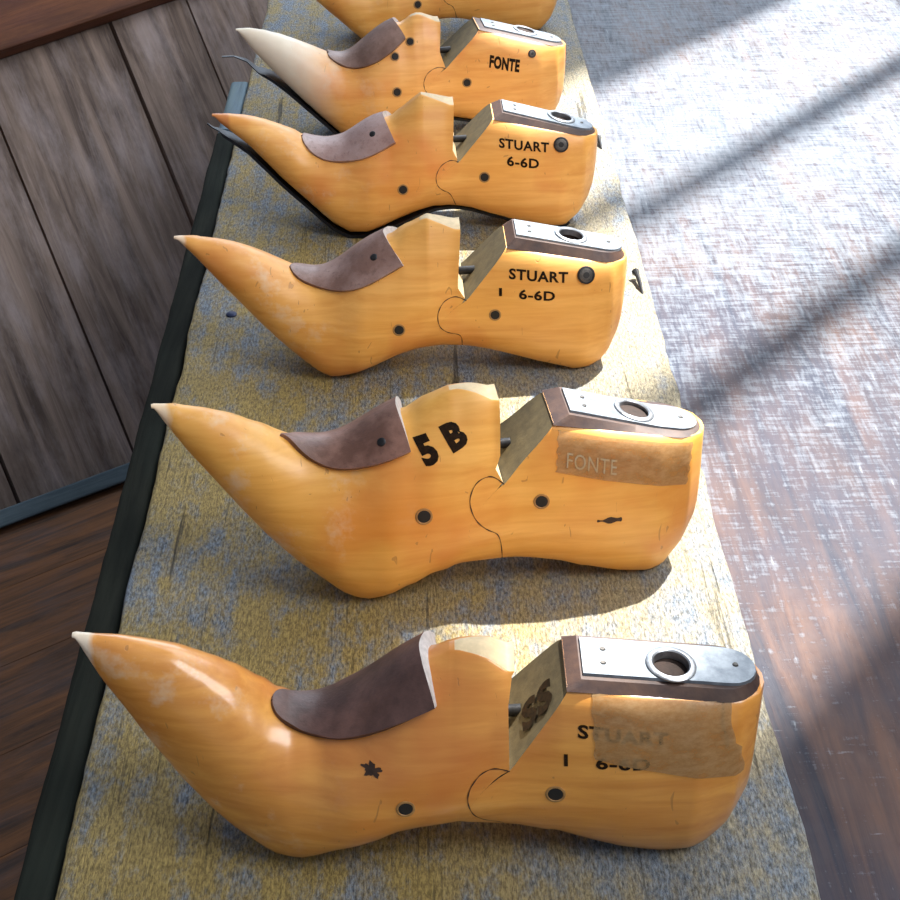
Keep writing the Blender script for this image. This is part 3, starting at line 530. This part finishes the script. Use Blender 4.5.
        return mesh(name, [Vector(v)*CM for v in V], F, mat, parent, angle=30)
    lo = heel_outline(sx - .0, sh.xs[-1] - .12, 1.52, 1.7); hi = heel_outline(xa - .12, xb - .1, 1.2, 1.3)
    mid = heel_outline(sx + .02, sh.xs[-1] + .01, 1.55, 1.7)
    hgt = max(.25, zp((xa+xb)/2) - zl((xa+xb)/2))
    ringset('heel_lift', lo, hi, zl, lambda x: max(zp(x) - .08, zl(x) + .1), .72, M['lift'], root, hc)
    plo = heel_outline(xa - .05, xb, 1.02, 1.15)
    pl = ringset('heel_plate', plo, heel_outline(xa - .02, xb - .04, .98, 1.1), lambda x: zp(x) - .1, lambda x: max(zp(x) + .04, zl(x)+.2), .74, M['metal'], root, hc)
    # tube: collar standing proud of the plate, bore going down into the wood
    zt_ = max(zp(hc[0]) + .04, zl(hc[0]) + .2)
    V, F = [], []; N = 40
    pr = [(.95, -.02), (.95, .05), (.90, .09), (.74, .10), (.68, .05), (.67, -.3)]
    for r_, h in pr:
        for i in range(N):
            a = 2*math.pi*i/N; x, y = hc[0] + r_*math.cos(a), hc[1] + r_*math.sin(a)
            V.append(Vector((x, y, zt_ + h + sl*(x-hc[0])))*CM)
    for L in range(len(pr)-1):
        for i in range(N): F.append((L*N+i, L*N+(i+1) % N, (L+1)*N+(i+1) % N, (L+1)*N+i))
    tube = mesh('socket_tube', V, F, M['tube'], pl)
    V, F = [], []
    zf = zl(hc[0]) + .16
    pr = [(.70, zt_ - .25), (.70, zf), (.35, zf)]
    for r_, h in pr:
        for i in range(N):
            a = 2*math.pi*i/N; x, y = hc[0] + r_*math.cos(a), hc[1] + r_*math.sin(a)
            V.append(Vector((x, y, h + sl*(x-hc[0])))*CM)
    for L in range(len(pr)-1):
        for i in range(N): F.append((L*N+i, L*N+(i+1) % N, (L+1)*N+(i+1) % N, (L+1)*N+i))
    F.append(tuple(2*N+i for i in range(N)))
    mesh('tube_bore', V, F, M['rust'], pl)
    for px_, py_ in ((xa + .75, -.35), (xa + .8, .4), (xb - .8, .05)):
        bm = bmesh.new()
        bmesh.ops.create_cone(bm, cap_ends=True, segments=16, radius1=.13*CM, radius2=.09*CM, depth=.06*CM)
        bmesh.ops.translate(bm, verts=bm.verts, vec=Vector((px_, py_, max(zp(px_) + .04, zl(px_) + .2) + .015))*CM)
        me = bpy.data.meshes.new('plate_nail'); bm.to_mesh(me); bm.free(); link('plate_nail', me, M['rim_metal'], pl)
    # --- hinge link in the notch
    bm = bmesh.new()
    p0, p1 = Vector((gf(nz+.55) - .15, .25, nz + .55)), Vector((gh(nz+.6) + .1, .25, nz + .6))
    bmesh.ops.create_cone(bm, cap_ends=True, segments=16, radius1=.24*CM, radius2=.24*CM, depth=(p1-p0).length*CM)
    q = (p1-p0).to_track_quat('Z', 'Y')
    bmesh.ops.transform(bm, matrix=Matrix.Translation((p0+p1)/2*CM) @ q.to_matrix().to_4x4(), verts=bm.verts)
    me = bpy.data.meshes.new('hinge_spring'); bm.to_mesh(me); bm.free(); me.shade_smooth(); me.set_sharp_from_angle(angle=.6)
    link('hinge_spring', me, M['dark_metal'], root)
    # --- the curved joint between the two blocks
    pts = [[nx, nz]] + d['arc'][1:]; pts.append([pts[-1][0] + .03, sh.zb(pts[-1][0]) + .25])
    P_ = []
    for p, q in zip(pts, pts[1:]):
        for i in range(6): P_.append((p[0] + (q[0]-p[0])*i/6, p[1] + (q[1]-p[1])*i/6))
    for _ in range(8): P_ = [P_[0]] + [((a[0]+2*b[0]+c[0])/4, (a[1]+2*b[1]+c[1])/4) for a, b, c in zip(P_, P_[1:], P_[2:])] + [P_[-1]]
    V, F = [], []
    for i, p in enumerate(P_):
        a, b = P_[max(0, i-1)], P_[min(len(P_)-1, i+1)]; tx, tz = b[0]-a[0], b[1]-a[1]; L_ = math.hypot(tx, tz) or 1
        wd_ = .020 + .008*math.sin(i*1.3)
        for sg in (-1, 1):
            x, z = p[0] - sg*tz/L_*wd_, p[1] + sg*tx/L_*wd_
            V.append(Vector((x, -max(sh.W(x, z, 'f'), sh.W(x, z, 'h')) - .03, z))*CM)
        if i: F.append((2*i-2, 2*i-1, 2*i+1, 2*i))
    mesh('joint_seam', V, F, M['knot'], fore, smooth=False, fix=False)
    # --- pins, screw, rivet
    for x, z, r in d['pins']:
        part = 'f' if x < xmin + .8 else 'h'
        pin = disc('pin_hole', sh, part, x, z, r*.86, M['hole'], root, .02, -.0)
        disc('bore_rim', sh, part, x, z, r*1.05, M['rimwood'], pin, .035, ring=True)
    if 'screw' in d:
        x, z, r = d['screw']
        scw = disc('plug_screw', sh, 'h', x, z, r, M['rim_metal'], root, .06, .02)
        disc('screw_rim', sh, 'h', x, z, r*1.02, M['dark_metal'], scw, .09, ring=True)
        disc('screw_slot', sh, 'h', x, z, r*.38, M['hole'], scw, .10, 0)
    if k in (2, 3, 4):
        i = NA - 4; j = NBb - (17 if k == 2 else 15)
        n = gn(i, j); c = G[i][j] + n*(th + (.22 if k < 3 else .19)); bm = bmesh.new()
        bmesh.ops.create_uvsphere(bm, u_segments=16, v_segments=8, radius=.22*CM)
        bmesh.ops.scale(bm, vec=(1, 1, .35), verts=bm.verts)
        bmesh.ops.transform(bm, matrix=Matrix.Translation(c*CM) @ n.to_track_quat('Z', 'Y').to_matrix().to_4x4(), verts=bm.verts)
        me = bpy.data.meshes.new('leather_rivet'); bm.to_mesh(me); bm.free(); me.shade_smooth()
        link('leather_rivet', me, M['dark_metal'], le)
    # --- lettering
    for t, a, b, c in d.get('txt', []):
        part = 'f' if a[0] < xmin else 'h'
        st = stamp('stamped_lettering', sh, part, t, a, b, c, M['ink'], root, .02, {'5 B': .06, 'FONTE': .05}.get(t, .03))
        tag(st, {'STUART': 'black stamped word STUART', '6-6D': 'black stamped size 6-6D', 'I': 'faint stamped stroke', '5 B': 'large black 5 B', 'FONTE': 'black stamped word FONTE'}[t])
    if 'ss' in d:
        uv, F = glyphs('SS', .05); V = []
        (xa_, za_), (xb_, zb_) = d['ss']
        for u, v in uv:
            f = u; x = xa_ + (xb_-xa_)*f; z = nz + (sz-nz)*((x - nx)/(sx-nx))
            y = -1.35 + 1.5*v
            V.append(Vector((x - .035, y, z + .035))*CM)
        tag(mesh('stamped_lettering', V, F, M['ink'], root, smooth=False), 'two black letters on the sloping face')
    if 'blot' in d:
        bx_, bz_ = d['blot']; V = []; N = 36
        for i in range(N):
            a = 2*math.pi*i/N; r1 = .26*(1 + .28*math.sin(5*a) + .18*math.sin(11*a + 1))
            V.append(sh.near(bx_ + 1.25*r1*math.cos(a), bz_ + .8*r1*math.sin(a), 'f', .02)[0]*CM)
        tag(mesh('ink_blot', V, [tuple(range(N))], M['knot'], root, smooth=False), 'ragged dark blot')
    if 'knot' in d:
        (xa_, za_), (xb_, zb_) = d['knot']; V = []; N = 26
        for i in range(N):
            a = 2*math.pi*i/N; r1 = (xb_-xa_)/2; x = (xa_+xb_)/2 + r1*math.cos(a); z = (za_+zb_)/2 + .2*math.sin(a)*(.35+.65*(math.cos(a)*.5+.5)) + .05*math.sin(5*a)
            V.append(sh.near(x, z, 'h', .015)[0]*CM)
        tag(mesh('wood_knot', V, [tuple(range(N))], M['knot'], root, smooth=False), 'dark streaked knot')
    if 'tape' in d:
        q = d['tape']; NU, NV = 30, 14; V, F = [], []
        for i in range(NU+1):
            for j in range(NV+1):
                u, v = i/NU, j/NV
                if k == 1:   # torn ends
                    uu = u*(1 - .02*math.sin(v*7)**2*(1 if u > .5 else 0))
                    if u < .1: uu += .008*math.sin(v*19)
                    if u > .9 and v < .55: uu -= .05
                else: uu = u + (.008*math.sin(v*23) if u in (0, 1) else 0)
                top = [q[0][c] + (q[1][c]-q[0][c])*uu for c in (0, 1)]; bo = [q[3][c] + (q[2][c]-q[3][c])*uu for c in (0, 1)]
                x, z = [top[c] + (bo[c]-top[c])*v for c in (0, 1)]
                V.append(sh.near(x, min(z, sh.zth(x) - .02), 'h', .04 + .012*noise.noise(Vector((x*1.5, z*1.5, 0))))[0]*CM)
        for i in range(NU):
            for j in range(NV):
                a = i*(NV+1)+j; F.append((a, a+1, a+NV+2, a+NV+1))
        tp = mesh('tape_label', V, F, M['tape'], root, fix=False)
        tag(tp, 'strip of dull brown tape on the heel')
        if k == 2:
            tag(stamp('label_lettering', sh, 'h', 'FONTE', [9.5, 6.75], [11.8, 6.28], [9.55, 7.45], M['pale_ink'], tp, .06, .0), 'faint pale word on the tape')
    # --- dark sheet metal sole
    if 'sole' in d:
        pts = [tuple(p) for p in d['sole']]
        xs0 = pts[-1][0]; gap = sh.zb(xs0) - pts[-1][1]
        path = pts + [(x, sh.zb(x) - .02 - max(0, gap - .05)*math.exp(-(x-xs0)/(1.5 if k == 5 else 3.0))) for x in sh.xs if x > xs0 + .35 and x < d['x0'] + d['L']*.93]
        V, F = [], []
        x_t = path[0][0]
        for i, (x, z) in enumerate(path):
            s_ = max(.0, (x - d['x0'])/d['L'])
            w = float(np.interp(s_, KS, WS))*float(np.interp(s_, [.5, .62], [.86, .64]))
            w = min(w, .08 + .5*(x - x_t))
            a = Vector(path[max(i-1, 0)]); b = Vector(path[min(i+1, len(path)-1)]); tn = (b-a).normalized()
            nrm = Vector((tn.y, -tn.x))
            th_ = .2 if i > 3 else .07
            for yy, hh in ((-w, 0), (w, 0), (w, th_), (-w, th_)):
                V.append(Vector((x + nrm.x*hh, yy, z + nrm.y*hh))*CM)
        n = len(path)
        for i in range(n-1):
            for j in range(4): F.append((i*4+j, i*4+(j+1) % 4, i*4+4+(j+1) % 4, i*4+4+j))
        F += [(0, 1, 2, 3), tuple((n-1)*4+j for j in (3, 2, 1, 0))]
        o = mesh('sole_plate', V, F, M['sole'], root, angle=40)
        tag(o, 'dark sheet metal sole' + (' curling away from the toe' if k == 5 else ''))
    return root

M['rimwood'] = simple('worn_bore_rim', (.42, .22, .07), .5, 0, .4, 300, 0)
LEATHER = {1: leather('leather_dark_brown', 1.0, (.055, .025, .02), (.15, .075, .06)),
           2: leather('leather_red_brown', 2.0, (.13, .06, .04), (.30, .16, .12)),
           3: leather('leather_mauve_brown', 3.3, (.20, .11, .085), (.36, .24, .21)),
           4: leather('leather_grey_brown', 4.1, (.28, .17, .15), (.42, .30, .28)),
           5: leather('leather_umber', 5.9, (.14, .08, .06), (.28, .18, .15))}
LEATHER[6] = LEATHER[5]
GROUP = 'wooden shoe lasts standing in a row on the plank'
LABELS = {
 1: 'nearest wooden shoe last, dark brown instep leather, torn tape on its heel',
 2: 'wooden shoe last stamped with a large 5 B, smooth tape on its heel',
 3: 'wooden shoe last marked STUART standing directly behind the 5 B one',
 4: 'wooden shoe last marked STUART with a dark metal sole and orange-red toe tip',
 5: 'wooden shoe last marked FONTE with a whitened toe and a loose dark sole tip',
 6: 'farthest wooden shoe last, cut off by the top edge of the photo'}
for k in (1, 2, 3, 4, 5):
    tag(build_last(k, LAST[k]), LABELS[k], 'shoe last', GROUP)
d6 = {a: b for a, b in LAST[4].items() if a not in ('sole', 'txt', 'screw')}
d6.update(O=[-4.1, 134.5, 0], ang=12.0, dz=-.25)
r6 = build_last(6, d6); r6.scale = (1.05, 1.05, 1.05)
tag(r6, LABELS[6], 'shoe last', GROUP)

# ------------------------------------------------------------------ plank, batten, table
def slab(name, xl, xr, y0, y1, zt, zb, mat, ny=220, nx=16, wob=.0012, round_=.003, seed=0):
    V, F = [], []
    xsn = [i/nx for i in range(nx+1)]
    for i in range(ny+1):
        y = y0 + (y1-y0)*i/ny
        a = xl + wob*noise.noise(Vector((seed, y*22, 0))) + wob*.6*noise.noise(Vector((seed, y*90, 3)))
        b = xr + wob*noise.noise(Vector((seed+9, y*22, 0))) + wob*.7*noise.noise(Vector((seed+9, y*90, 3)))
        ring = [(a, zb), (a, zt-round_), (a + round_*.3, zt-round_*.3), (a+round_, zt)]
        ring += [(a+round_ + (b-a-2*round_)*t, zt) for t in xsn[1:-1]]
        ring += [(b-round_, zt), (b-round_*.3, zt-round_*.3), (b, zt-round_), (b, zb)]
        V += [(x, y, z) for x, z in ring]
    n = len(ring)
    for i in range(ny):
        for j in range(n): F.append((i*n+j, i*n+(j+1) % n, (i+1)*n+(j+1) % n, (i+1)*n+j))
    F += [tuple(range(n)), tuple(ny*n + j for j in range(n))[::-1]]
    return mesh(name, V, F, mat, angle=50)
PT_ = .022
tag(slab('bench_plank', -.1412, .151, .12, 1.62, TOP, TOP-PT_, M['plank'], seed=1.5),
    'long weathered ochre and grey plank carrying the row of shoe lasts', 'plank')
tag(slab('edge_batten', -.1585, -.1418, .12, 1.135, TOP-.005, TOP-.045, M['batten'], nx=4, wob=.0007, seed=4.2, ny=160),
    'blackened wooden batten along the left edge of the plank', 'batten')
tag(slab('edge_block', -.1575, -.1418, 1.14, 1.245, TOP-.004, TOP-.04, M['bluewood'], nx=4, wob=.0005, seed=6.2, ny=30),
    'short blue-grey block at the far end of the black batten', 'block')
tb = empty('work_table', (.3, .8, 0))
def tpart(name, lo, hi, mat, bev=.003):
    o = box(name, [lo[i] - (.3, .8, 0)[i] for i in range(3)], [hi[i] - (.3, .8, 0)[i] for i in range(3)], mat, tb, bev); return o
ZT = TOP - PT_
tpart('table_top', (-.14, .1, ZT-.035), (.95, 1.68, ZT), M['table'])
for x in (-.10, .88):
    for y in (.14, 1.36): tpart('leg', (x, y, 0), (x+.05, y+.05, ZT-.035), M['rail'])
tag(tb, 'broad scratched brown table with worn white paint under the plank', 'table')

def nail(name, pts, r, label, cat):
    bm = bmesh.new(); V, F = [], []; N = 8
    for i, p in enumerate(pts):
        p = Vector(p); tn = (Vector(pts[min(i+1, len(pts)-1)]) - Vector(pts[max(i-1, 0)])).normalized()
        a = tn.orthogonal().normalized(); b = tn.cross(a); rr = r*(1.9 if i == 0 else (.45 if i == len(pts)-1 else 1))
        for k in range(N): V.append(p + (a*math.cos(6.2832*k/N) + b*math.sin(6.2832*k/N))*rr)
    for i in range(len(pts)-1):
        for k in range(N): F.append((i*N+k, i*N+(k+1) % N, (i+1)*N+(k+1) % N, (i+1)*N+k))
    F += [tuple(range(N)), tuple((len(pts)-1)*N+k for k in range(N))[::-1]]
    bm.free(); tag(mesh(name, V, F, M['dark_metal'], None), label, cat)
T = TOP
nail('bent_nail', [(.1425, .8705, T+.005), (.1432, .866, T+.0045), (.1440, .858, T+.003), (.1450, .848, T-.001)], .0014, 'small bent dark nail at the right edge of the plank beside the third shoe last', 'nail')
nail('bent_nail', [(.1420, 1.096, T+.004), (.1428, 1.090, T+.003), (.1440, 1.082, T-.001)], .0014, 'small dark nail at the right edge of the plank beside the fourth shoe last', 'nail')
tag(mesh('nail_head', [((-.1165+math.cos(6.2832*i/14)*r), .828+math.sin(6.2832*i/14)*r, T+z) for r, z in ((.0034, -.002), (.0034, .0008), (.0022, .0016)) for i in range(14)],
    [(j*14+i, j*14+(i+1) % 14, (j+1)*14+(i+1) % 14, (j+1)*14+i) for j in range(2) for i in range(14)] + [tuple(28+i for i in range(14))], M['bluesteel']),
    'small blue-black nail head in the plank left of the third shoe last', 'nail')
# ------------------------------------------------------------------ room
def struct(o): o['kind'] = 'structure'; return o
fb = bmesh.new()
for i in range(40): box_bm(fb, (-2.6, -2.4 + i*.11, -.04), (3.2, -2.4 + i*.11 + .1094, 0))
bmesh.ops.recalc_face_normals(fb, faces=fb.faces)
me = bpy.data.meshes.new('floor'); fb.to_mesh(me); fb.free()
fl = link('floor', me, M['floor']); fl.location = (0, 1.2, 0); fl.rotation_euler = (0, 0, math.radians(34.7))
struct(fl)

Pw = Vector((-.45396, 1.30479, 0)); dw = Vector((.82198, .56952, 0)); ew = Vector((-.36608, .52836, .76604)); nw = Vector((.43628, -.62967, .64279))
WM = Matrix((dw, ew, nw)).transposed().to_4x4(); WM.translation = Pw
wb = bmesh.new()
edges = [-.60, -.44, -.28, -.125, .028, .169, .343, .448, .60, .74, .88]
for i, (a, b) in enumerate(zip(edges, edges[1:])):
    box_bm(wb, (a + .002, -.03, -.025 - .003*(i % 2)), (b - .002, .72, -.003*(i % 2)))
bmesh.ops.recalc_face_normals(wb, faces=wb.faces)
me = bpy.data.meshes.new('wall_left'); wb.to_mesh(me); wb.free()
wl = link('wall_left', me, M['wall']); wl.matrix_world = WM; struct(wl)
o = box('baseboard_left', (-.60, -.004, .0), (.88, .014, .016), M['base'], None, .002); o.matrix_world = WM; struct(o)
o = box('trim_1', (-.5, .0, 0), (.80, .14, .03), M['rail'], None, .004)
o.matrix_world = WM @ Matrix.Translation((.19, .497, .001)) @ Matrix.Rotation(math.radians(6.3), 4, 'Z'); struct(o)

# unseen right wall with an assumed three-light window: the sun comes through it
SUN_AZ = math.atan2(.74, .67); EL = math.radians(60)
XW = .98
def thru(x, y, z):        # where the ray from a point of the table to the sun meets the wall
    t = (XW - x)/math.cos(SUN_AZ)
    return (y + t*math.sin(SUN_AZ), z + t*math.tan(EL))
yA, _ = thru(.161, .490, ZT); yB, _ = thru(.161, 1.283, ZT)
zA = thru(.50, 0, ZT)[1]; zB = thru(-.02, 0, ZT)[1] + .024
w = bmesh.new()
for lo, hi in (((XW, -.8, 0), (XW+.02, -.38, 6.0)), ((XW, -.38, 0), (XW+.02, .42, 1.3)), ((XW, -.38, 2.2), (XW+.02, .42, 6.0)), ((XW, .42, 0), (XW+.02, yA, 6.0)), ((XW, yB, 0), (XW+.02, 3.4, 6.0)), ((XW, yA, 0), (XW+.02, yB, zA)), ((XW, yA, zB), (XW+.02, yB, 6.0))):
    box_bm(w, lo, hi)
me = bpy.data.meshes.new('wall_right'); bmesh.ops.recalc_face_normals(w, faces=w.faces); w.to_mesh(me); w.free()
struct(link('wall_right', me, M['plaster']))
wf = bmesh.new()
MW = .028
for i in range(1, 3):
    yc = yA + (yB-yA)*i/3
    box_bm(wf, (XW+.0, yc-MW/2, zA), (XW+.02, yc+MW/2, zB))
for z in (zA+.012, zB-.012): box_bm(wf, (XW+.0, yA, z-.012), (XW+.02, yB, z+.012))
me = bpy.data.meshes.new('assumed_window_1'); bmesh.ops.recalc_face_normals(wf, faces=wf.faces); wf.to_mesh(me); wf.free()
struct(link('assumed_window_1', me, M['frame']))  # unseen window, assumed from the bar shadows on the table
wf = bmesh.new()
for lo, hi in (((-.38, 1.3), (-.35, 2.2)), ((.39, 1.3), (.42, 2.2)), ((-.38, 1.3), (.42, 1.33)), ((-.38, 2.17), (.42, 2.2)), ((.01, 1.3), (.03, 2.2))):
    box_bm(wf, (XW, lo[0], lo[1]), (XW+.02, hi[0], hi[1]))
me = bpy.data.meshes.new('assumed_window_2'); bmesh.ops.recalc_face_normals(wf, faces=wf.faces); wf.to_mesh(me); wf.free()
struct(link('assumed_window_2', me, M['frame']))  # unseen window, assumed from the highlight on the nearest toe

# ------------------------------------------------------------------ light
sun = bpy.data.lights.new('sun', 'SUN'); sun.energy = 18.0; sun.angle = math.radians(.9); sun.color = (1.0, .97, .92)
so = bpy.data.objects.new('sun', sun); COL.objects.link(so)
dirv = Vector((math.cos(SUN_AZ)*math.cos(EL), math.sin(SUN_AZ)*math.cos(EL), math.sin(EL)))
so.rotation_euler = dirv.to_track_quat('Z', 'Y').to_euler()
def area(name, loc, target, sx, sy, e, col):
    l = bpy.data.lights.new(name, 'AREA'); l.shape = 'RECTANGLE'; l.size = sx; l.size_y = sy; l.energy = e; l.color = col
    o = bpy.data.objects.new(name, l); COL.objects.link(o); o.location = loc
    o.rotation_euler = (Vector(loc)-Vector(target)).to_track_quat('Z', 'Y').to_euler(); return o
area('assumed_daylight_right', (XW-.02, 1.35, 1.65), (.1, .8, .5), 1.2, 1.2, 24, (.9,.95,1.0))  # added lamp inside the wall for the assumed window's soft daylight
area('added_fill_back', (.2, 3.0, 1.7), (.1, .8, .5), 1.6, 1.2, 32, (.74,.86,1.0))  # added fill lamp standing free
area('assumed_daylight_front', (XW-.01, .02, 1.75), (.0, .5, .55), .72, .8, 21, (.97,.98,1.0))  # added lamp at the second assumed window, placed by the toe highlight
wd = bpy.data.worlds.new('sky'); SC.world = wd; wd.use_nodes = True
bg = wd.node_tree.nodes['Background']; bg.inputs['Color'].default_value = (.74,.83,1.0,1); bg.inputs['Strength'].default_value = 0.36

# ------------------------------------------------------------------ camera
TH = math.atan(1023/1500); PS = math.atan(45*math.cos(TH)/1500)
cd = bpy.data.cameras.new('camera'); cam = bpy.data.objects.new('camera', cd); COL.objects.link(cam)
cd.sensor_width = 36; cd.sensor_fit = 'HORIZONTAL'; cd.lens = 60; cd.clip_start = .01
fw = Vector((math.sin(PS)*math.cos(TH), math.cos(PS)*math.cos(TH), -math.sin(TH))); rt = Vector((math.cos(PS), -math.sin(PS), 0)); up = rt.cross(fw)
R = Matrix((rt, up, -fw)).transposed().to_4x4()
cam.matrix_world = Matrix.Translation((0, 0, TOP + .46)) @ R
SC.camera = cam
vs = SC.view_settings; vs.view_transform = 'Standard'; vs.look = 'None'; vs.gamma = 1; vs.use_curve_mapping = False; vs.exposure = 0.0
